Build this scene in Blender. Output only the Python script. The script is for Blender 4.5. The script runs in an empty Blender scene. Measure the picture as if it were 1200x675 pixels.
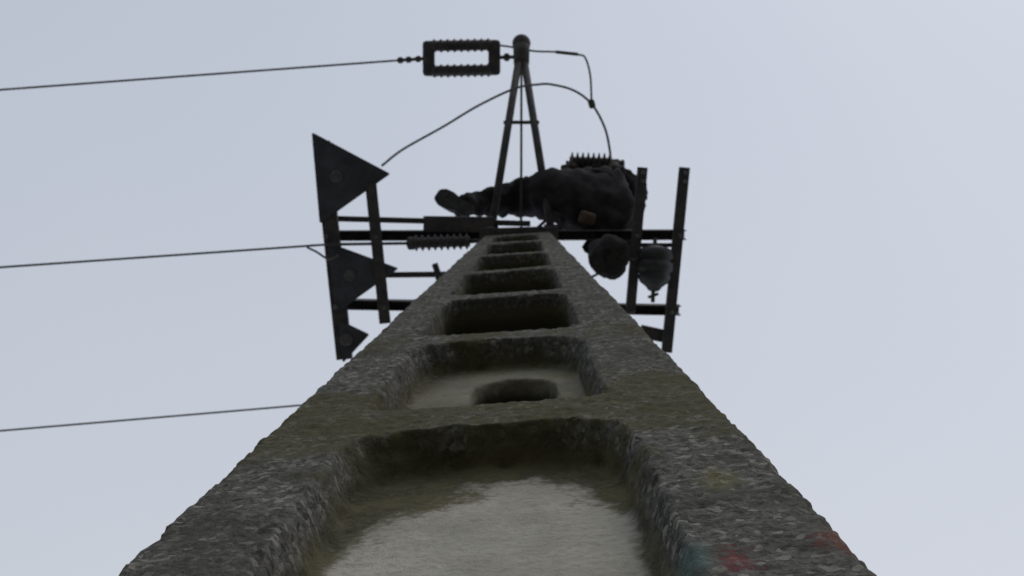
import bpy, bmesh, math, random
import numpy as np
from mathutils import Vector, Matrix, noise
random.seed(4)
scene = bpy.context.scene
CH = 1.6                       # eye height of the photographer
def V(x, y, h): return Vector((x, y, h + CH))   # h = metres above eye height

# ------------------------------------------------------------------ materials
def mat_basic(name, col, rough=0.7, metal=0.0, var=0.35, scale=25, bump=0.15, col2=None, spec=0.3):
    m = bpy.data.materials.new(name); m.use_nodes = True
    nt = m.node_tree; n = nt.nodes; l = nt.links
    b = n["Principled BSDF"]
    b.inputs["Roughness"].default_value = rough
    b.inputs["Metallic"].default_value = metal
    b.inputs["Specular IOR Level"].default_value = spec
    tc = n.new("ShaderNodeTexCoord")
    no = n.new("ShaderNodeTexNoise"); no.inputs["Scale"].default_value = scale
    no.inputs["Detail"].default_value = 3; no.inputs["Roughness"].default_value = 0.65
    l.new(tc.outputs["Object"], no.inputs["Vector"])
    cr = n.new("ShaderNodeValToRGB")
    c1 = [c * (1 - var) for c in col]; c2 = [min(1, c * (1 + var)) for c in col] if col2 is None else col2
    cr.color_ramp.elements[0].position = 0.35; cr.color_ramp.elements[1].position = 0.68
    cr.color_ramp.elements[0].color = (*c1, 1); cr.color_ramp.elements[1].color = (*c2, 1)
    l.new(no.outputs["Fac"], cr.inputs["Fac"]); l.new(cr.outputs["Color"], b.inputs["Base Color"])
    if bump > 0.12:
        bp = n.new("ShaderNodeBump"); bp.inputs["Strength"].default_value = bump; bp.inputs["Distance"].default_value = 0.01
        l.new(no.outputs["Fac"], bp.inputs["Height"]); l.new(bp.outputs["Normal"], b.inputs["Normal"])
    return m

M_steel = mat_basic("weathered_steel", (0.088, 0.088, 0.105), 0.75, 0.0, 0.3, 18, 0.1, col2=(0.11, 0.10, 0.10), spec=0.2)
M_plate = mat_basic("painted_steel_plate", (0.085, 0.088, 0.11), 0.8, 0.0, 0.25, 8, 0.1, spec=0.15)
M_galv = mat_basic("galvanised_fitting", (0.13, 0.13, 0.14), 0.65, 0.1, 0.3, 30, 0.1)
M_ins = mat_basic("glazed_porcelain_brown", (0.07, 0.063, 0.068), 0.5, 0, 0.3, 12, 0.03, spec=0.3)
M_insg = mat_basic("glazed_porcelain_grey", (0.06, 0.06, 0.068), 0.5, 0, 0.25, 12, 0.03, spec=0.25)
M_wire = mat_basic("aged_conductor", (0.15, 0.15, 0.17), 0.7, 0.0, 0.2, 60, 0.1)
M_cloth = mat_basic("dark_workwear", (0.036, 0.034, 0.038), 0.95, 0, 0.45, 12, 0.3, spec=0.1)
M_boot = mat_basic("black_leather", (0.036, 0.034, 0.035), 0.7, 0, 0.4, 30, 0.1, spec=0.2)
M_skin = mat_basic("skin", (0.36, 0.22, 0.16), 0.55, 0, 0.12, 30, 0.05)
M_glove = mat_basic("work_glove", (0.06, 0.052, 0.045), 0.8, 0, 0.3, 30, 0.1)
M_leather = mat_basic("brown_leather", (0.10, 0.068, 0.052), 0.8, 0, 0.3, 25, 0.1)
M_canvas = mat_basic("tool_bag_canvas", (0.042, 0.040, 0.042), 0.95, 0, 0.4, 20, 0.3, spec=0.1)
M_helmet = mat_basic("helmet_plastic", (0.06, 0.056, 0.055), 0.5, 0, 0.1, 10, 0.02)
M_white = mat_basic("eye_white", (0.7, 0.7, 0.68), 0.3, 0, 0.05, 10, 0.0)
M_grass = mat_basic("dry_grass_and_gravel", (0.15, 0.15, 0.12), 0.95, 0, 0.4, 0.8, 0.1, col2=(0.20, 0.19, 0.16))

def concrete_material():
    m = bpy.data.materials.new("exposed_aggregate_concrete"); m.use_nodes = True
    nt = m.node_tree; n = nt.nodes; l = nt.links
    b = n["Principled BSDF"]; b.inputs["Roughness"].default_value = 1.0
    b.inputs["Specular IOR Level"].default_value = 0.05
    tc = n.new("ShaderNodeTexCoord"); sep = n.new("ShaderNodeSeparateXYZ")
    l.new(tc.outputs["Object"], sep.inputs[0])
    X, Y, Z = sep.outputs
    def noise_(scale, detail=6, rough=0.6):
        q = n.new("ShaderNodeTexNoise"); q.inputs["Scale"].default_value = scale
        q.inputs["Detail"].default_value = detail; q.inputs["Roughness"].default_value = rough
        l.new(tc.outputs["Object"], q.inputs["Vector"]); return q.outputs["Fac"]
    def math_(op, a, c=None, d=None):
        q = n.new("ShaderNodeMath"); q.operation = op
        for i, s in enumerate((a, c, d)):
            if s is None: continue
            if isinstance(s, (int, float)): q.inputs[i].default_value = s
            else: l.new(s, q.inputs[i])
        return q.outputs[0]
    def step(val, lo, hi, a=0.0, c=1.0):
        q = n.new("ShaderNodeMapRange"); q.interpolation_type = 'SMOOTHSTEP'
        l.new(val, q.inputs[0]); q.inputs[1].default_value = lo; q.inputs[2].default_value = hi
        q.inputs[3].default_value = a; q.inputs[4].default_value = c; return q.outputs[0]
    def mix(f, a, c):
        q = n.new("ShaderNodeMix"); q.data_type = 'RGBA'
        if isinstance(f, (int, float)): q.inputs[0].default_value = f
        else: l.new(f, q.inputs[0])
        for s, i in ((a, 6), (c, 7)):
            if isinstance(s, tuple): q.inputs[i].default_value = (*s, 1)
            else: l.new(s, q.inputs[i])
        return q.outputs[2]
    big = noise_(2.3, 3, 0.6); mid = noise_(10, 4, 0.65); fine = noise_(95, 3, 0.8)
    vor = n.new("ShaderNodeTexVoronoi"); vor.inputs["Scale"].default_value = 120
    l.new(tc.outputs["Object"], vor.inputs["Vector"])
    stone = n.new("ShaderNodeSeparateColor"); l.new(vor.outputs["Color"], stone.inputs[0])
    agg = mix(step(fine, 0.32, 0.68), (0.058, 0.057, 0.052), (0.165, 0.160, 0.146))
    agg = mix(step(stone.outputs[0], 0.80, 0.93, 0, 0.65), agg, (0.30, 0.285, 0.25))
    agg = mix(step(stone.outputs[1], 0.8, 0.95, 0, 0.6), agg, (0.035, 0.034, 0.030))
    agg = mix(step(mid, 0.45, 0.62, 0, 0.55), agg, (0.050, 0.048, 0.038))
    agg = mix(step(big, 0.42, 0.65, 0, 0.40), agg, (0.082, 0.080, 0.065))
    # moss and algae, heavier around the cross members
    near = math_('ABSOLUTE', math_('SUBTRACT', Z, 3.385))
    nearm = step(near, 0.05, 0.50, 0.36, 0.0)
    zc2 = math_('ABSOLUTE', math_('SUBTRACT', Z, 4.22))
    nearm2 = step(zc2, 0.03, 0.25, 0.20, 0.0)
    mossv = math_('ADD', math_('ADD', mid, nearm), nearm2)
    moss = step(mossv, 0.60, 0.86, 0, 0.75)
    moss = math_('MULTIPLY', moss, step(fine, 0.3, 0.6, 0.35, 1.0))
    agg = mix(moss, agg, (0.088, 0.080, 0.038))
    # smooth cast panel inside the recess
    pan = mix(step(mid, 0.3, 0.7), (0.32, 0.305, 0.26), (0.44, 0.42, 0.365))
    pan = mix(step(fine, 0.42, 0.72, 0, 0.45), pan, (0.22, 0.21, 0.175))
    pan = mix(step(big, 0.45, 0.7, 0, 0.4), pan, (0.26, 0.25, 0.20))
    pm = step(Y, 0.046, 0.056)
    ax = math_('ABSOLUTE', math_('ADD', X, math_('MULTIPLY', math_('SUBTRACT', mid, 0.5), 0.08)))
    pm = math_('MULTIPLY', pm, step(ax, 0.145, 0.165, 1.0, 0.0))
    zz = math_('ADD', Z, math_('MULTIPLY', math_('SUBTRACT', mid, 0.5), 0.40))
    zz = math_('ADD', zz, math_('MULTIPLY', math_('MULTIPLY', X, X), 7.0))
    zz = math_('ADD', zz, math_('MULTIPLY', X, -0.25))
    zz = math_('ADD', zz, math_('MULTIPLY', math_('SUBTRACT', fine, 0.5), 0.10))
    lowm = step(zz, 3.12, 3.21, 1.0, 0.0)
    upm = math_('MULTIPLY', step(Z, 3.42, 3.46), step(zz, 4.02, 4.20, 1.0, 0.0))
    lm = math_('ADD', lowm, math_('MULTIPLY', upm, 0.34))
    pm = math_('MULTIPLY', pm, lm)
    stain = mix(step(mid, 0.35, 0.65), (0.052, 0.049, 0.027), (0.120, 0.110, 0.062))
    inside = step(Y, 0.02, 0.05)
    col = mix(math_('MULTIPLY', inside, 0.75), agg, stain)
    col = mix(pm, col, pan)
    # shade painted into the colour deep inside the openings
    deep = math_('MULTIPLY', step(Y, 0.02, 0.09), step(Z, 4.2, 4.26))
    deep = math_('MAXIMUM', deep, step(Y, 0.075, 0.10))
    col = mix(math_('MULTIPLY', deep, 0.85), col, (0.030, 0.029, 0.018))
    def daub(x, z, r, c, colin, amt=0.8):
        dx = math_('SUBTRACT', X, x); dz = math_('MULTIPLY', math_('SUBTRACT', Z, z), 0.45)
        d = math_('SQRT', math_('ADD', math_('MULTIPLY', dx, dx), math_('MULTIPLY', dz, dz)))
        d = math_('ADD', d, math_('MULTIPLY', math_('SUBTRACT', fine, 0.5), 0.09))
        return mix(step(d, r * 0.2, r, amt, 0.0), colin, c)
    col = daub(0.222, 2.65, 0.020, (0.22, 0.05, 0.06), col, .50)
    col = daub(0.318, 2.69, 0.022, (0.17, 0.06, 0.045), col, .6)
    col = daub(0.188, 2.67, 0.028, (0.10, 0.19, 0.17), col, 0.5)
    col = daub(0.25, 2.92, 0.03, (0.22, 0.20, 0.05), col, 0.30)
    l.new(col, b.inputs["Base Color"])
    bp = n.new("ShaderNodeBump"); bp.inputs["Strength"].default_value = 0.7; bp.inputs["Distance"].default_value = 0.005
    l.new(fine, bp.inputs["Height"]); l.new(bp.outputs["Normal"], b.inputs["Normal"])
    return m
M_conc = concrete_material()

# ------------------------------------------------------------------ helpers
def link(o, parent=None):
    scene.collection.objects.link(o)
    if parent is not None:
        o.parent = parent
        o.matrix_parent_inverse = Matrix.Translation(-Vector(parent.location))
    return o
def empty(name, loc=(0, 0, 0)):
    e = bpy.data.objects.new(name, None); e.location = loc; scene.collection.objects.link(e)
    e.empty_display_size = 0.2
    return e
def mesh_obj(name, bm, mat, parent=None, smooth=False):
    me = bpy.data.meshes.new(name)
    bmesh.ops.recalc_face_normals(bm, faces=bm.faces[:])
    bm.to_mesh(me); bm.free()
    me.materials.append(mat)
    if smooth:
        for p in me.polygons: p.use_smooth = True
    return link(bpy.data.objects.new(name, me), parent)
def frame(d, up=Vector((0, 0, 1))):
    d = d.normalized()
    if abs(d.dot(up)) > 0.97: up = Vector((0, 1, 0))
    s = d.cross(up).normalized(); u = s.cross(d).normalized()
    return d, s, u
def extrude(name, prof, p0, p1, mat, parent, up=Vector((0, 0, 1)), bev=0.003):
    d, s, u = frame(p1 - p0, up)
    bm = bmesh.new()
    a = [bm.verts.new(p0 + s * x + u * y) for x, y in prof]
    c = [bm.verts.new(p1 + s * x + u * y) for x, y in prof]
    k = len(prof)
    bm.faces.new(a[::-1]); bm.faces.new(c)
    for i in range(k):
        bm.faces.new((a[i], a[(i + 1) % k], c[(i + 1) % k], c[i]))
    o = mesh_obj(name, bm, mat, parent)
    if bev:
        md = o.modifiers.new("bevel", 'BEVEL'); md.width = bev; md.segments = 2; md.limit_method = 'ANGLE'
    return o
def rect(w, h): return [(-w/2, -h/2), (w/2, -h/2), (w/2, h/2), (-w/2, h/2)]
def angle(w, h, t=0.007): return [(-w/2, -h/2), (w/2, -h/2), (w/2, -h/2 + t), (-w/2 + t, -h/2 + t), (-w/2 + t, h/2), (-w/2, h/2)]
def channel(w, h, t=0.007): return [(-w/2, -h/2), (-w/2 + t, -h/2), (-w/2 + t, h/2 - t), (w/2 - t, h/2 - t), (w/2 - t, -h/2), (w/2, -h/2), (w/2, h/2), (-w/2, h/2)]
def lathe(name, prof, p0, d, mat, parent, seg=24):
    d, s, u = frame(d)
    bm = bmesh.new(); rings = []
    for t, r in prof:
        rings.append([bm.verts.new(p0 + d * t + (s * math.cos(2*math.pi*i/seg) + u * math.sin(2*math.pi*i/seg)) * max(r, 0.0005)) for i in range(seg)])
    for a, c in zip(rings, rings[1:]):
        for i in range(seg): bm.faces.new((a[i], a[(i+1) % seg], c[(i+1) % seg], c[i]))
    bm.faces.new(rings[0][::-1]); bm.faces.new(rings[-1])
    return mesh_obj(name, bm, mat, parent, True)
def rod(name, p0, p1, r, mat, parent, seg=14):
    L = (p1 - p0).length
    return lathe(name, [(0, r), (L, r)], p0, p1 - p0, mat, parent, seg)
def ribbed(name, p0, p1, core, rib, n, mat, parent):
    L = (p1 - p0).length; prof = [(0, core)]; st = L / n
    for i in range(n):
        b = i * st
        prof += [(b + st*.15, core), (b + st*.38, rib*.93), (b + st*.5, rib), (b + st*.6, rib*.93), (b + st*.75, core*1.05)]
    prof.append((L, core))
    return lathe(name, prof, p0, p1 - p0, mat, parent, 24)
def cable(name, pts, r, mat, parent=None, sub=8):
    path = []
    P = [pts[0]*2 - pts[1]] + list(pts) + [pts[-1]*2 - pts[-2]]
    for i in range(1, len(P)-2):
        a, b, c, d = P[i-1], P[i], P[i+1], P[i+2]
        for k in range(sub):
            t = k/sub
            path.append(0.5*((2*b) + (c-a)*t + (2*a-5*b+4*c-d)*t*t + (3*b-a-3*c+d)*t**3))
    path.append(pts[-1].copy())
    bm = bmesh.new(); rings = []; seg = 8; up = Vector((0.13, 0.21, 1)).normalized()
    for i, p in enumerate(path):
        d = (path[min(i+1, len(path)-1)] - path[max(i-1, 0)]).normalized()
        s = d.cross(up).normalized(); u = s.cross(d)
        rings.append([bm.verts.new(p + (s*math.cos(2*math.pi*j/seg) + u*math.sin(2*math.pi*j/seg))*r) for j in range(seg)])
    for a, c in zip(rings, rings[1:]):
        for j in range(seg): bm.faces.new((a[j], a[(j+1) % seg], c[(j+1) % seg], c[j]))
    bm.faces.new(rings[0][::-1]); bm.faces.new(rings[-1])
    return mesh_obj(name, bm, mat, parent, True)
def plate(name, pts, thick, mat, parent):
    bm = bmesh.new(); vs = [bm.verts.new(p) for p in pts]; f = bm.faces.new(vs)
    r = bmesh.ops.extrude_face_region(bm, geom=[f])
    for v in [g for g in r["geom"] if isinstance(g, bmesh.types.BMVert)]: v.co.z += thick
    return mesh_obj(name, bm, mat, parent)
def bolt(p, d, parent, r=0.014, L=0.02, name="bolt"):
    return lathe(name, [(0, r), (L*.8, r), (L, r*.7)], p, d, M_galv, parent, 6)
def bake(o):
    bpy.context.view_layer.update()
    m_ = bpy.data.meshes.new_from_object(o.evaluated_get(bpy.context.evaluated_depsgraph_get()))
    o.modifiers.clear(); o.data = m_; return m_
def displace(m_, fn):
    k = len(m_.vertices); co = np.empty(k*3, dtype=np.float32); no = np.empty(k*3, dtype=np.float32)
    m_.vertices.foreach_get("co", co); m_.vertices.foreach_get("normal", no)
    co = co.reshape(-1, 3); no = no.reshape(-1, 3); d = np.empty(k, dtype=np.float32)
    for i in range(k): d[i] = fn(Vector(co[i].tolist()), no[i])
    co += no * d[:, None]
    m_.vertices.foreach_set("co", co.ravel()); m_.update()

# ------------------------------------------------------------------ ground
bm = bmesh.new()
bmesh.ops.create_grid(bm, x_segments=20, y_segments=20, size=1500)
mesh_obj("ground", bm, M_grass)

# ------------------------------------------------------------------ the concrete pole
def W(h): return 0.720 - 0.0520 * h          # width at height above eye
def T(h): return 0.40 - 0.018 * h            # thickness
TOP = 6.85
pole = empty("utility_pole")
bm = bmesh.new(); rings = []
for h in (-1.9, TOP):
    a = W(h)/2; y1 = T(h); z = h + CH; c = 0.010
    pts = [(-a + c, 0), (a - c, 0), (a, c), (a, y1 - c), (a - c, y1), (-a + c, y1), (-a, y1 - c), (-a, c)]
    rings.append([bm.verts.new((x, y, z)) for x, y in pts])
a, b = rings
for i in range(8): bm.faces.new((a[i], a[(i+1) % 8], b[(i+1) % 8], b[i]))
bm.faces.new(a[::-1]); bm.faces.new(b)
bmesh.ops.recalc_face_normals(bm, faces=bm.faces[:])
me = bpy.data.meshes.new("shaft"); bm.to_mesh(me); bm.free()
shaft = bpy.data.objects.new("concrete_shaft", me); scene.collection.objects.link(shaft)
def window(bm, h0, h1, ya, yb, k, sa=0.0, sb=0.0, ch=0.06, chb=0.03, ox=0.0):
    rings = []
    for y, s in ((ya, sa), (yb, sb)):
        a0 = k * W(h0) - s; a1 = k * W(h1) - s
        z0 = h0 + CH + s*0.4; z1 = h1 + CH - s*0.6
        pts = [(-a0 + chb, z0), (a0 - chb, z0), (a0 - .002, z0 + chb), (a1 + .002, z1 - ch*1.3), (a1 - ch*.30, z1 - ch*.38), (a1 - ch, z1),
               (-a1 + ch, z1), (-a1 + ch*.30, z1 - ch*.38), (-a1 - .002, z1 - ch*1.3), (-a0 + .002, z0 + chb)]
        rings.append([bm.verts.new((x + ox, y, z)) for x, z in pts])
    m_ = len(rings[0]); a, b = rings
    for i in range(m_): bm.faces.new((a[i], a[(i+1) % m_], b[(i+1) % m_], b[i]))
    bm.faces.new(a[::-1]); bm.faces.new(b)
RD = 0.06
cut1 = bmesh.new()
window(cut1, 0.1, 1.70, -0.03, RD, 0.300, -0.006, 0.026, 0.07, ox=-.004)
window(cut1, -1.4, -0.06, -0.03, RD, 0.29, -0.012, 0.02, 0.05)
window(cut1, 1.85, 2.57, -0.03, RD, 0.290, -0.006, 0.022, 0.075, ox=-.010)
for h0, h1 in ((0.1, 1.70), (-1.4, -0.06), (1.86, 2.56)):
    window(cut1, h0, h1, 0.50, T((h0+h1)/2) - RD, 0.275, -0.02, 0.02, 0.05)
for h0, h1 in ((2.70, 3.44), (3.56, 4.31), (4.42, 5.16), (5.28, 6.02), (6.13, 6.68)):
    window(cut1, h0, h1, -0.03, 0.50, 0.285, -0.006, -0.006, 0.055, ox=-.008)
bmesh.ops.recalc_face_normals(cut1, faces=cut1.faces[:])
mc = bpy.data.meshes.new("c1"); cut1.to_mesh(mc); cut1.free(); co1 = bpy.data.objects.new("c1", mc); scene.collection.objects.link(co1)
cut2 = bmesh.new(); ra = []      # climbing hole through the web
for y in (0.03, 0.40):
    pts = [(-0.055, 1.93), (0.100, 1.93)] + [(0.0225 + 0.0775*math.cos(t), 2.32 + 0.10*math.sin(t)) for t in [math.pi*i/10 for i in range(11)]]
    ra.append([cut2.verts.new((x, y, z + CH)) for x, z in pts])
a, b = ra; k = len(a)
for i in range(k): cut2.faces.new((a[i], a[(i+1) % k], b[(i+1) % k], b[i]))
cut2.faces.new(a[::-1]); cut2.faces.new(b)
bmesh.ops.recalc_face_normals(cut2, faces=cut2.faces[:])
mc2 = bpy.data.meshes.new("c2"); cut2.to_mesh(mc2); cut2.free(); co2 = bpy.data.objects.new("c2", mc2); scene.collection.objects.link(co2)
for c in (co1, co2):
    md = shaft.modifiers.new("cut", 'BOOLEAN'); md.operation = 'DIFFERENCE'; md.object = c; md.solver = 'EXACT'
nm = bake(shaft)
bpy.data.objects.remove(co1); bpy.data.objects.remove(co2)
md = shaft.modifiers.new("rm", 'REMESH'); md.mode = 'VOXEL'; md.voxel_size = 0.0068
md = shaft.modifiers.new("sm", 'SMOOTH'); md.iterations = 1; md.factor = 0.5
nm = bake(shaft)
nm.materials.clear(); nm.materials.append(M_conc)
def rough(p, nrm):
    q = noise.noise(p * 80) * 0.0034 + noise.noise(p * 34) * 0.0022 + noise.noise(p * 5) * 0.003
    if 0.045 < p.y < 0.075: q *= 0.35
    edge = 1.0 - float(max(abs(nrm[0]), abs(nrm[1]), abs(nrm[2])))
    chip = max(0.0, noise.noise(p * 32 + Vector((7, 3, 1))) - 0.02) * edge * 0.05 if edge > .05 else 0
    return q - chip
displace(nm, rough)
nm.polygons.foreach_set("use_smooth", [True]*len(nm.polygons))
shaft.parent = pole
pole.location = (-0.064, 0.341, 0)
pole.rotation_euler = (0, math.radians(0.61), math.radians(-4.0))

# ------------------------------------------------------------------ crossarm steelwork
fr = empty("steel_crossarm_frame", V(0.03, 0.45, 6.9))
H = 6.97
ch = channel(0.055, 0.09)
extrude("front_crossarm", ch, V(-0.965, 0.350, H), V(0.945, 0.345, H), M_steel, fr)
extrude("rear_crossarm", ch, V(-0.93, 0.725, H), V(0.92, 0.757, H), M_steel, fr)
extrude("upper_brace", rect(0.030, 0.03), V(-0.96, 0.258, H+.005), V(0.10, 0.285, H), M_steel, fr)
extrude("brace_sleeve", rect(0.085, 0.05), V(-0.48, 0.285, H-.02), V(-0.10, 0.29, H-.02), M_steel, fr)
extrude("middle_brace", rect(0.03, 0.03), V(-0.70, 0.565, H), V(0.30, 0.555, H), M_steel, fr)
ang = angle(0.062, 0.06)
extrude("left_outer_rail", rect(0.085, 0.05), V(-1.022, -0.16, H-.055), V(-0.912, 1.02, H-.055), M_steel, fr)
extrude("left_inner_rail", ang, V(-0.755, 0.07, H-.08), V(-0.685, 0.82, H-.08), M_steel, fr)
extrude("right_inner_rail", angle(0.052, .05), V(0.700, -0.02, H-.075), V(0.640, 0.77, H-.075), M_steel, fr)
extrude("right_outer_rail", angle(0.055, .05), V(0.925, -0.02, H-.075), V(0.840, 0.98, H-.075), M_steel, fr)
extrude("cap_plate", rect(0.42, 0.02), V(0.035, 0.30, TOP+.02), V(0.05, 0.80, TOP+.02), M_steel, fr)
for x in (-0.12, 0.19):
    extrude("clamp_block", rect(0.04, 0.06), V(x, 0.30, H-.09), V(x+.01, 0.40, H-.09), M_steel, fr)
for x, y in ((-1.0, .35), (-0.73, .35), (0.67, .35), (0.9, .345), (-0.95, .73), (-0.69, .73), (0.65, .757), (0.86, .757)):
    bolt(V(x, y, H-.10), Vector((0, 0, -1)), fr)
def tri(a, b, c):
    cx = (a[0]+b[0]+c[0])/3; cy = (a[1]+b[1]+c[1])/3
    plate("gusset_plate", [V(a[0], a[1], H-.095), V(b[0], b[1], H-.095), V(c[0], c[1], H-.095)], 0.012, M_plate, fr)
    lathe("gusset_boss", [(0, 0.036), (0.008, 0.034), (0.010, 0.02)], V(cx-.02, cy, H-.095), Vector((0, 0, -1)), M_galv, fr, 20)
    for p, q in ((a, b), (b, c), (c, a)):
        extrude("gusset_lip", rect(0.008, 0.035), V(p[0], p[1], H-.077), V(q[0], q[1], H-.077), M_plate, fr)
tri((-1.065, -0.20), (-0.66, 0.015), (-1.030, 0.275))
tri((-0.985, 0.39), (-0.62, 0.525), (-0.95, 0.76))
tri((-0.935, 0.81), (-0.78, 0.885), (-0.915, 1.03))
for x, y in ((0.700, -0.01), (0.925, -0.01)):
    for k in range(2):
        bolt(V(x - .002*k, y + .02 + .045*k, H-.105), Vector((0, 0, -1)), fr, 0.013, 0.014, "clip_bolt")
extrude("left_stay_bracket", rect(0.05, 0.03), V(-0.40, 0.56, H-.06), V(-0.30, 0.66, H-.06), M_steel, fr)
extrude("left_stay_bracket_2", rect(0.03, 0.06), V(-0.42, 0.50, H-.04), V(-0.38, 0.62, H-.04), M_steel, fr)
extrude("rear_right_bracket", rect(0.07, 0.03), V(0.70, 0.87, H-.03), V(0.84, 0.90, H-.03), M_steel, fr)

# ------------------------------------------------------------------ inclined A-frames carrying the outer phases
def a_frame(apex, bl, br, mid0):
    e = empty("a_frame_bracket", apex)
    rod("left_leg", bl, apex, 0.022, M_steel, e)
    rod("right_leg", br, apex, 0.022, M_steel, e)
    rod("tie_rod", mid0, apex, 0.007, M_steel, e)
    a = bl.lerp(apex, 0.56); b = br.lerp(apex, 0.56)
    d = (b - a).normalized()
    extrude("spreader", rect(0.02, 0.035), a - d*0.03, b + d*0.03, M_steel, e)
    bm = bmesh.new(); bmesh.ops.create_uvsphere(bm, u_segments=20, v_segments=14, radius=0.055, matrix=Matrix.Translation(apex))
    mesh_obj("apex_cap", bm, M_steel, e, True)
    d2 = (apex - (bl+br)/2).normalized()
    lathe("apex_collar", [(0, .046), (.14, .05), (.15, .04)], apex - d2*.15, d2, M_steel, e, 18)
    for p in (bl, br):
        bm = bmesh.new(); bmesh.ops.create_cube(bm, size=1, matrix=Matrix.Translation(p) @ Matrix.Diagonal((.08, .08, .04, 1)))
        mesh_obj("foot_plate", bm, M_steel, e)
    return e
AP = V(0.056, -0.755, 7.7)
a_frame(AP, V(-0.115, 0.33, 6.99), V(0.215, 0.33, 6.99), V(0.05, 0.33, 7.0))
AP2 = V(0.08, 1.35, 7.7)
a_frame(AP2, V(-0.08, 0.76, 6.99), V(0.20, 0.76, 6.99), V(0.06, 0.76, 7.0))

# ------------------------------------------------------------------ strain insulators
def strain(xr, xl, y, h, dy, link_to, gap=0.074, wirept=None):
    e = empty("strain_insulator", V((xl+xr)/2, y, h))
    for s in (-1, 1):
        ribbed("porcelain_body", V(xl+.035, y + s*gap + dy, h), V(xr-.035, y + s*gap, h), 0.031, 0.041, 9, M_ins, e)
    for x, yy in ((xl+.02, y+dy), (xr-.02, y)):
        a_, b_ = .036, gap + .030
        pr = [(-a_, -.024), (a_, -.024), (a_, .024), (-a_, .024)]
        extrude("end_yoke", pr, V(x, yy - b_, h), V(x, yy + b_, h), M_steel, e, bev=0.020)
    rod("link_pin", V(xr, y, h), link_to, 0.011, M_galv, e)
    lathe("shackle", [(0, .01), (.01, .024), (.03, .024), (.04, .01)], V(xr, y, h).lerp(link_to, .35), link_to - V(xr, y, h), M_steel, e, 12)
    if wirept is not None:
        rod("dead_end_clamp", V(xl, y+dy, h), wirept, 0.010, M_steel, e)
        for t in (0.15, 0.5, .8):
            p = V(xl, y+dy, h).lerp(wirept, t)
            lathe("clamp_body", [(0, .01), (.008, .019), (.028, .019), (.036, .01)], p, wirept - p, M_steel, e, 10)
    return e
W1 = V(-0.678, -0.655, 7.7)
strain(-0.085, -0.515, -0.672, 7.7, 0.006, AP + Vector((-.045, .08, 0)), wirept=W1)
W3 = V(-0.70, 1.37, 7.7)
strain(-0.07, -0.50, 1.33, 7.7, 0.01, AP2 + Vector((-.04, 0, 0)), wirept=W3)
e = empty("rod_insulator", V(-0.38, 0.385, 6.85))
ribbed("porcelain_body", V(-0.53, 0.385, 6.86), V(-0.225, 0.375, 6.86), 0.028, 0.045, 9, M_ins, e)
rod("pin", V(-0.225, 0.375, 6.86), V(-0.13, 0.37, 6.88), 0.012, M_steel, e)
lathe("end_cap", [(0, .018), (.01, .035), (.04, .035), (.05, .02)], V(-0.565, 0.386, 6.86), Vector((1, 0, 0)), M_steel, e, 16)
rod("strain_rod", V(-0.56, 0.386, 6.86), V(-0.985, 0.392, 6.86), 0.008, M_steel, e)
e = empty("rod_insulator", V(0.45, -0.03, 7.5))
ribbed("porcelain_body", V(0.335, -0.050, 7.5), V(0.585, -0.042, 7.5), 0.034, 0.064, 8, M_ins, e)
lathe("end_fitting", [(0, .03), (.03, .034), (.05, .022), (.055, .03), (.07, .026)], V(0.585, -0.038, 7.5), Vector((1, 0, 0)), M_steel, e, 16)
rod("support_post", V(0.33, -0.03, 7.5), V(0.26, 0.34, 7.0), 0.018, M_steel, e)
e = empty("pin_insulator", V(0.765, .5, 6.85))
prof = [(0, .03), (.015, .07), (.03, .095), (.07, .100), (.08, .088), (.09, .085), (.10, .100), (.14, .098), (.15, .085), (.16, .082), (.17, .090), (.20, .078), (.225, .045), (.245, .03), (.25, .018)]
lathe("porcelain_body", prof, V(0.775, 0.40, 6.90), Vector((-.06, 1, -.25)), M_insg, e, 28)
rod("pin", V(0.773, 0.36, 6.91), V(0.755, 0.70, 6.83), 0.011, M_steel, e)
rod("cotter", V(0.73, 0.675, 6.835), V(0.785, 0.655, 6.835), 0.008, M_steel, e)
rod("hanger", V(0.645, 0.40, 6.93), V(0.89, 0.40, 6.93), 0.012, M_steel, e)

# ------------------------------------------------------------------ conductors
def line(p, slope, sagx=60, drop=1.2):
    pts = []
    for i in range(13):
        t = (i/12)**2
        x = -sagx*t
        pts.append(p + Vector((x, -x*slope, -4*drop*t*(1-t))))
    return pts
cable("power_line", line(W1, 0.080), 0.0066, M_wire)
W2 = V(-0.985, 0.392, 6.86)
cable("power_line", line(W2, 0.066), 0.0062, M_wire)
cable("power_line", line(W3, 0.073), 0.0060, M_wire)
j = empty("jumper_cable", V(0.4, -0.4, 7.4))
cable("long_jumper", [V(-0.70, -0.03, 6.93), V(-0.60, -0.12, 7.1), V(-0.39, -0.25, 7.3), V(-0.19, -0.375, 7.4), V(0.02, -0.475, 7.45), V(0.15, -0.50, 7.5), V(0.23, -0.50, 7.5), V(0.36, -0.465, 7.5), V(0.465, -0.385, 7.5), V(0.54, -0.25, 7.5), V(0.57, -0.12, 7.5), V(0.575, -0.05, 7.5)], 0.0072, M_wire, j)
cable("short_jumper", [V(-0.09, -0.745, 7.7), V(0.0, -0.735, 7.72), V(0.13, -0.71, 7.7), V(0.26, -0.70, 7.65), V(0.39, -0.68, 7.6), V(0.43, -0.655, 7.57), V(0.455, -0.55, 7.52), V(0.462, -0.40, 7.5)], 0.0062, M_wire, j)
lathe("jumper_clamp", [(0, .01), (.01, .02), (.045, .02), (.055, .01)], V(0.455, -0.415, 7.5), Vector((.3, 1, 0)), M_steel, j, 10)
rod("jumper_splice", V(0.26, -0.70, 7.65), V(0.385, -0.682, 7.6), 0.010, M_steel, j)
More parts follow.
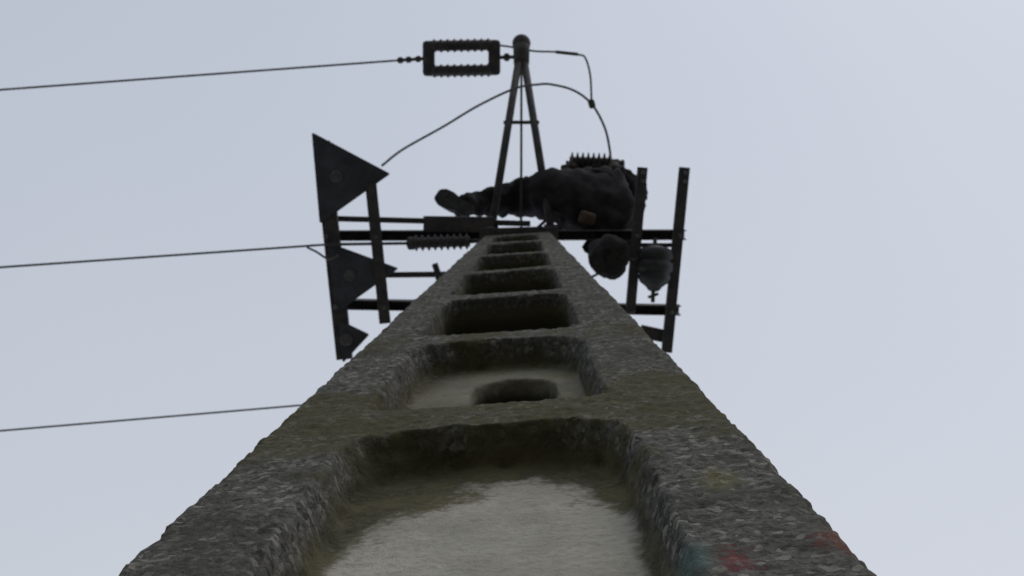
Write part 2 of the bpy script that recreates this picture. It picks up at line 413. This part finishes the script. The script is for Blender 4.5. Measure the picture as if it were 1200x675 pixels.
cable("short_tail", [V(-1.06, 0.395, 6.86), V(-1.10, 0.405, 6.86), V(-1.05, 0.43, 6.85), V(-0.98, 0.47, 6.84), V(-0.93, 0.45, 6.85)], 0.006, M_wire, j)
cable("right_jumper", [V(0.42, 0.58, 6.92), V(0.50, 0.53, 6.88), V(0.58, 0.47, 6.87), V(0.66, 0.47, 6.87), V(0.76, 0.44, 6.88)], 0.007, M_wire, j)

# ------------------------------------------------------------------ lineman
man = empty("lineman", V(0.40, 0.2, 7.1))
def skin_mesh(name, chains, mat, parent, sub=2, fold=0.0):
    vs = []; es = []; rs = []; roots = []
    for verts, edges, root in chains:
        o = len(vs)
        for c, r in verts: vs.append(tuple(c)); rs.append(r)
        es += [(a+o, b+o) for a, b in edges]; roots.append(root+o)
    me = bpy.data.meshes.new(name); me.from_pydata(vs, es, []); me.update()
    ob = bpy.data.objects.new(name, me); link(ob, parent)
    md = ob.modifiers.new("skin", 'SKIN'); md.use_smooth_shade = True
    sv = me.skin_vertices[0].data
    for i, r in enumerate(rs):
        sv[i].radius = r if isinstance(r, tuple) else (r, r); sv[i].use_root = i in roots
    s = ob.modifiers.new("sub", 'SUBSURF'); s.levels = sub; s.render_levels = sub
    m_ = bake(ob); m_.materials.clear(); m_.materials.append(mat)
    m_.polygons.foreach_set("use_smooth", [True]*len(m_.polygons))
    if fold:
        displace(m_, lambda p, n_: noise.noise(p*26) * fold + noise.noise(p*11)*fold*1.3)
    return ob
Q = V
pel = Q(.42, .18, 7.14); waist = Q(.47, .18, 7.30); chest = Q(.54, .185, 7.48); nk = Q(.58, .185, 7.66); nk2 = Q(.60, .17, 7.72)
hipL = Q(.29, .12, 7.16); kneeL = Q(-.03, .16, 7.31); ankL = Q(-.28, .185, 7.07)
hipR = Q(.54, .28, 7.12); kneeR = Q(.64, .385, 7.34); ankR = Q(.51, .42, 7.08)
shL = Q(.38, .11, 7.62); elL = Q(.25, .05, 7.40); wrL = Q(.345, -.01, 7.42)
shR = Q(.71, .19, 7.62); elR = Q(.71, .09, 7.38); wrR = Q(.590, -.005, 7.40)
body = [
 (pel, (.24, .21)), (waist, (.235, .21)), (chest, (.265, .22)), (nk, (.09, .085)), (nk2, (.065, .065)),
 (hipL, .165), (hipL.lerp(kneeL, .5) + Vector((0, -.01, .02)), .130), (kneeL, .092), (kneeL.lerp(ankL, .35), .082), (ankL, .064),
 (hipR, .17), (hipR.lerp(kneeR, .5), .145), (kneeR, .115), (kneeR.lerp(ankR, .4), .105), (ankR, .085),
 (shL, .10), (shL.lerp(elL, .5), .085), (elL, .070), (wrL, .050),
 (shR, .11), (shR.lerp(elR, .5), .090), (elR, .072), (wrR, .050)]
edges = [(0,1),(1,2),(2,3),(3,4),(0,5),(5,6),(6,7),(7,8),(8,9),(0,10),(10,11),(11,12),(12,13),(13,14),(2,15),(15,16),(16,17),(17,18),(2,19),(19,20),(20,21),(21,22)]
skin_mesh("workwear_body", [(body, edges, 0)], M_cloth, man, 3, 0.020)
def boot(ank, heel, toe, up, nm, g=1.0):
    f = (toe - heel).normalized(); up = (up - f*up.dot(f)).normalized()
    v = [(ank + up*.05, .068*g), (ank, .064*g), (heel.lerp(toe, .12) + up*.045, (.057*g, .054*g)), (heel.lerp(toe, .45) + up*.05, (.060*g, .058*g)), (heel.lerp(toe, .75) + up*.035, (.062*g, .045*g)), (toe - f*.02 + up*.03, (.050*g, .036*g))]
    skin_mesh(nm, [(v, [(0,1),(1,2),(1,3),(3,4),(4,5)], 1)], M_boot, man, 2)
    s = f.cross(up)
    out = [(0, .030), (.03, .042), (.10, .038), (.18, .052), (.24, .050), (.275, .035), (.285, .02)]
    L = (toe-heel).length + .02
    pts = [heel - f*.02 + f*(a/.285*L) + s*b*g for a, b in out] + [heel - f*.02 + f*(a/.285*L) - s*b*g for a, b in reversed(out)]
    bm = bmesh.new(); vs = [bm.verts.new(p - up*.012) for p in pts]; fc = bm.faces.new(vs)
    r = bmesh.ops.extrude_face_region(bm, geom=[fc])
    for q in r["geom"]:
        if isinstance(q, bmesh.types.BMVert): q.co += up*.026
    mesh_obj(nm + "_sole", bm, M_boot, man)
boot(ankL, Q(-.24, .215, 7.02), Q(-.415, .13, 7.15), Vector((-.45, -.1, .8)), "boot_l")
boot(ankR, Q(.42, .40, 7.03), Q(.60, .52, 6.98), Vector((0, .1, 1)), "boot_r", 1.12)
def hand(wr, f, side, nrm, nm):
    f = f.normalized(); side = (side - f*side.dot(f)).normalized(); nrm = f.cross(side).normalized() * (1 if f.cross(side).dot(nrm) > 0 else -1)
    ch_ = []
    palm = [(wr, (.034, .026)), (wr + f*.035, (.038, .021)), (wr + f*.085, (.042, .018))]
    ch_.append((palm, [(0,1),(1,2)], 0))
    for i, (L, off) in enumerate(((.070, .030), (.080, .011), (.075, -.010), (.058, -.030))):
        b0 = wr + f*.075 + side*off; pts = [(b0, .0105)]; p = b0
        a = 0
        for k, fr_ in enumerate((.45, .30, .25)):
            a += math.radians((30, 50, 45)[k] + i*3)
            p = p + (f*math.cos(a) + nrm*math.sin(a)) * L*fr_ * 1.15
            pts.append((p, .0100 - .0008*k))
        ch_.append((pts, [(0,1),(1,2),(2,3)], 0))
    b0 = wr + f*.03 + side*.028
    p1 = b0 + (f*.5 + side*.7 + nrm*.35).normalized()*.035; p2 = p1 + (f*.7 + side*.15 + nrm*.7).normalized()*.032; p3 = p2 + (f*.4 - side*.2 + nrm*.8).normalized()*.025
    ch_.append(([(b0, .013), (p1, .0115), (p2, .0105), (p3, .009)], [(0,1),(1,2),(2,3)], 0))
    skin_mesh(nm, ch_, M_glove, man, 2)
hand(wrL, Vector((.05, -.35, .55)), Vector((-1, 0, 0)), Vector((0, .5, .6)), "gloved_hand_l")
hand(wrR, Vector((-.05, -.35, .55)), Vector((1, 0, 0)), Vector((0, .5, .6)), "gloved_hand_r")
hc = Q(.635, .150, 7.85)
bm = bmesh.new(); bmesh.ops.create_uvsphere(bm, u_segments=32, v_segments=24, radius=1)
R = Matrix.Rotation(math.radians(28), 3, 'X') @ Matrix.Rotation(math.radians(12), 3, 'Z')
for v in bm.verts:
    x, y, z = v.co
    w = .078 * (1 - .22*max(0, -z)); dd = .098
    q = Vector((x*w, y*dd, z*.118))
    if y < 0:
        q.y += .012*max(0, -z)
        g = math.exp(-((x/.14)**2 + ((z+.12)/.2)**2)); q.y -= .024*g
        g = math.exp(-(((abs(x)-.38)/.16)**2 + ((z-.08)/.10)**2)); q.y += .010*g
        g = math.exp(-((x/.3)**2 + ((z+.47)/.05)**2)); q.y += .005*g
        g = math.exp(-((x/.3)**2 + ((z+.85)/.15)**2)); q.y -= .012*g
    v.co = hc + R @ q
mesh_obj("head", bm, M_skin, man, True)
for sx in (-1, 1):
    bm = bmesh.new(); bmesh.ops.create_uvsphere(bm, u_segments=12, v_segments=8, radius=1)
    for v in bm.verts: v.co = hc + R @ Vector((sx*.080 + v.co.x*.010, .008 + v.co.y*.018, -.008 + v.co.z*.032))
    mesh_obj("ear", bm, M_skin, man, True)
    bm = bmesh.new(); bmesh.ops.create_uvsphere(bm, u_segments=12, v_segments=8, radius=.012, matrix=Matrix.Translation(hc + R @ Vector((sx*.030, -.080, .010))))
    mesh_obj("eye", bm, M_white, man, True)
bm = bmesh.new(); bmesh.ops.create_uvsphere(bm, u_segments=32, v_segments=20, radius=1)
for v in bm.verts:
    x, y, z = v.co; zz = max(z, -.05)
    k = 1.0 + (0.16 + .16*max(0, -y) if z < 0.02 else 0)
    v.co = hc + R @ Vector((x*.105*k, y*.128*k, .03 + zz*.115))
mesh_obj("hard_hat", bm, M_helmet, man, True)
def pouch(c, sx, sy, sz, mat, nm, rot=0):
    bm = bmesh.new(); bmesh.ops.create_cube(bm, size=1, matrix=Matrix.Translation(c) @ Matrix.Rotation(rot, 4, 'Z') @ Matrix.Diagonal((sx, sy, sz, 1)))
    o = mesh_obj(nm, bm, mat, man, True); md = o.modifiers.new("b", 'BEVEL'); md.width = .02; md.segments = 4
pouch(Q(.41, .255, 7.02), .09, .07, .15, M_leather, "tool_pouch", .3)
# canvas tool bag slung from the crossarm beside his boot
o = lathe("tool_bag", [(0, .03), (.01, .085), (.03, .105), (.12, .112), (.20, .10), (.25, .07), (.27, .04)], Q(.515, .455, 6.72), Vector((.05, 0, 1)), M_canvas, man, 28)
displace(o.data, lambda p, n_: noise.noise(p*14)*.03 + noise.noise(p*30)*.012)
cable("bag_strap", [Q(.50, .46, 6.97), Q(.49, .40, 7.03), Q(.50, .345, 7.03), Q(.50, .29, 7.0), Q(.47, .27, 7.1)], 0.010, M_canvas, man)
bm = bmesh.new(); ring = []
for i in range(28):
    a = 2*math.pi*i/28
    for dz in (-.022, .022):
        ring.append(bm.verts.new(Q(.445, .183, 7.235) + Vector((.21*math.cos(a), .19*math.sin(a), dz - .05*math.cos(a)))))
for i in range(28):
    a, b, c, d = ring[2*i], ring[2*i+1], ring[(2*i+3) % 56], ring[(2*i+2) % 56]; bm.faces.new((a, b, c, d))
o = mesh_obj("tool_belt", bm, M_leather, man, True); md = o.modifiers.new("s", 'SOLIDIFY'); md.thickness = .006
cable("safety_lanyard", [Q(.28, .18, 7.2), Q(.12, .33, 7.1), Q(.0, .35, 7.04), Q(.1, .42, 7.05), Q(.3, .34, 7.15), Q(.36, .30, 7.2)], 0.009, M_cloth, man)

# ------------------------------------------------------------------ sky, sun, camera
SE, SR = math.radians(48), math.radians(150)
world = bpy.data.worlds.new("World"); scene.world = world; world.use_nodes = True
nt = world.node_tree; n = nt.nodes; l = nt.links
for x in list(n): n.remove(x)
out = n.new("ShaderNodeOutputWorld")
sky = n.new("ShaderNodeTexSky"); sky.sky_type = 'NISHITA'; sky.sun_disc = False
sky.sun_elevation = SE; sky.sun_rotation = SR; sky.dust_density = 2; sky.air_density = 1.0
bg1 = n.new("ShaderNodeBackground"); bg1.inputs[1].default_value = 0.05; l.new(sky.outputs[0], bg1.inputs[0])
tc = n.new("ShaderNodeTexCoord"); nz = n.new("ShaderNodeTexNoise"); nz.inputs["Scale"].default_value = 1.8; nz.inputs["Detail"].default_value = 2
l.new(tc.outputs["Generated"], nz.inputs["Vector"])
dot = n.new("ShaderNodeVectorMath"); dot.operation = 'DOT_PRODUCT'; dot.inputs[1].default_value = (0.25, 1.0, 0.0)
l.new(tc.outputs["Generated"], dot.inputs[0])
ad = n.new("ShaderNodeMath"); ad.operation = 'MULTIPLY_ADD'; ad.inputs[1].default_value = 0.25; l.new(nz.outputs["Fac"], ad.inputs[0]); l.new(dot.outputs["Value"], ad.inputs[2])
mr = n.new("ShaderNodeMapRange"); mr.inputs[1].default_value = -0.20; mr.inputs[2].default_value = 0.5; l.new(ad.outputs[0], mr.inputs[0])
mx = n.new("ShaderNodeMix"); mx.data_type = 'RGBA'; mx.inputs[6].default_value = (0.395, 0.425, 0.465, 1); mx.inputs[7].default_value = (0.57, 0.58, 0.60, 1)
l.new(mr.outputs[0], mx.inputs[0])
bg2 = n.new("ShaderNodeBackground"); bg2.inputs[1].default_value = 1.0; l.new(mx.outputs[2], bg2.inputs[0])
add = n.new("ShaderNodeAddShader"); l.new(bg1.outputs[0], add.inputs[0]); l.new(bg2.outputs[0], add.inputs[1]); l.new(add.outputs[0], out.inputs[0])

sd = bpy.data.lights.new("sun", 'SUN'); sd.energy = 0.6; sd.angle = math.radians(30); sd.color = (1, .97, .92)
sun = bpy.data.objects.new("sun", sd); scene.collection.objects.link(sun)
dirv = Vector((math.sin(SR)*math.cos(SE), math.cos(SR)*math.cos(SE), math.sin(SE)))
sun.rotation_euler = dirv.to_track_quat('Z', 'Y').to_euler(); sun.location = (5, -8, 20)

cam = bpy.data.cameras.new("camera"); cam.lens = 45; cam.sensor_width = 36; cam.clip_start = 0.02; cam.clip_end = 5000
cam.dof.use_dof = True; cam.dof.focus_distance = 1.25; cam.dof.aperture_fstop = 16
co = bpy.data.objects.new("camera", cam); scene.collection.objects.link(co)
co.location = (0, 0, CH); co.rotation_euler = (math.radians(180 - 5.22), 0, 0)
scene.camera = co
scene.view_settings.view_transform = 'Standard'; scene.view_settings.look = 'None'; scene.view_settings.exposure = 0
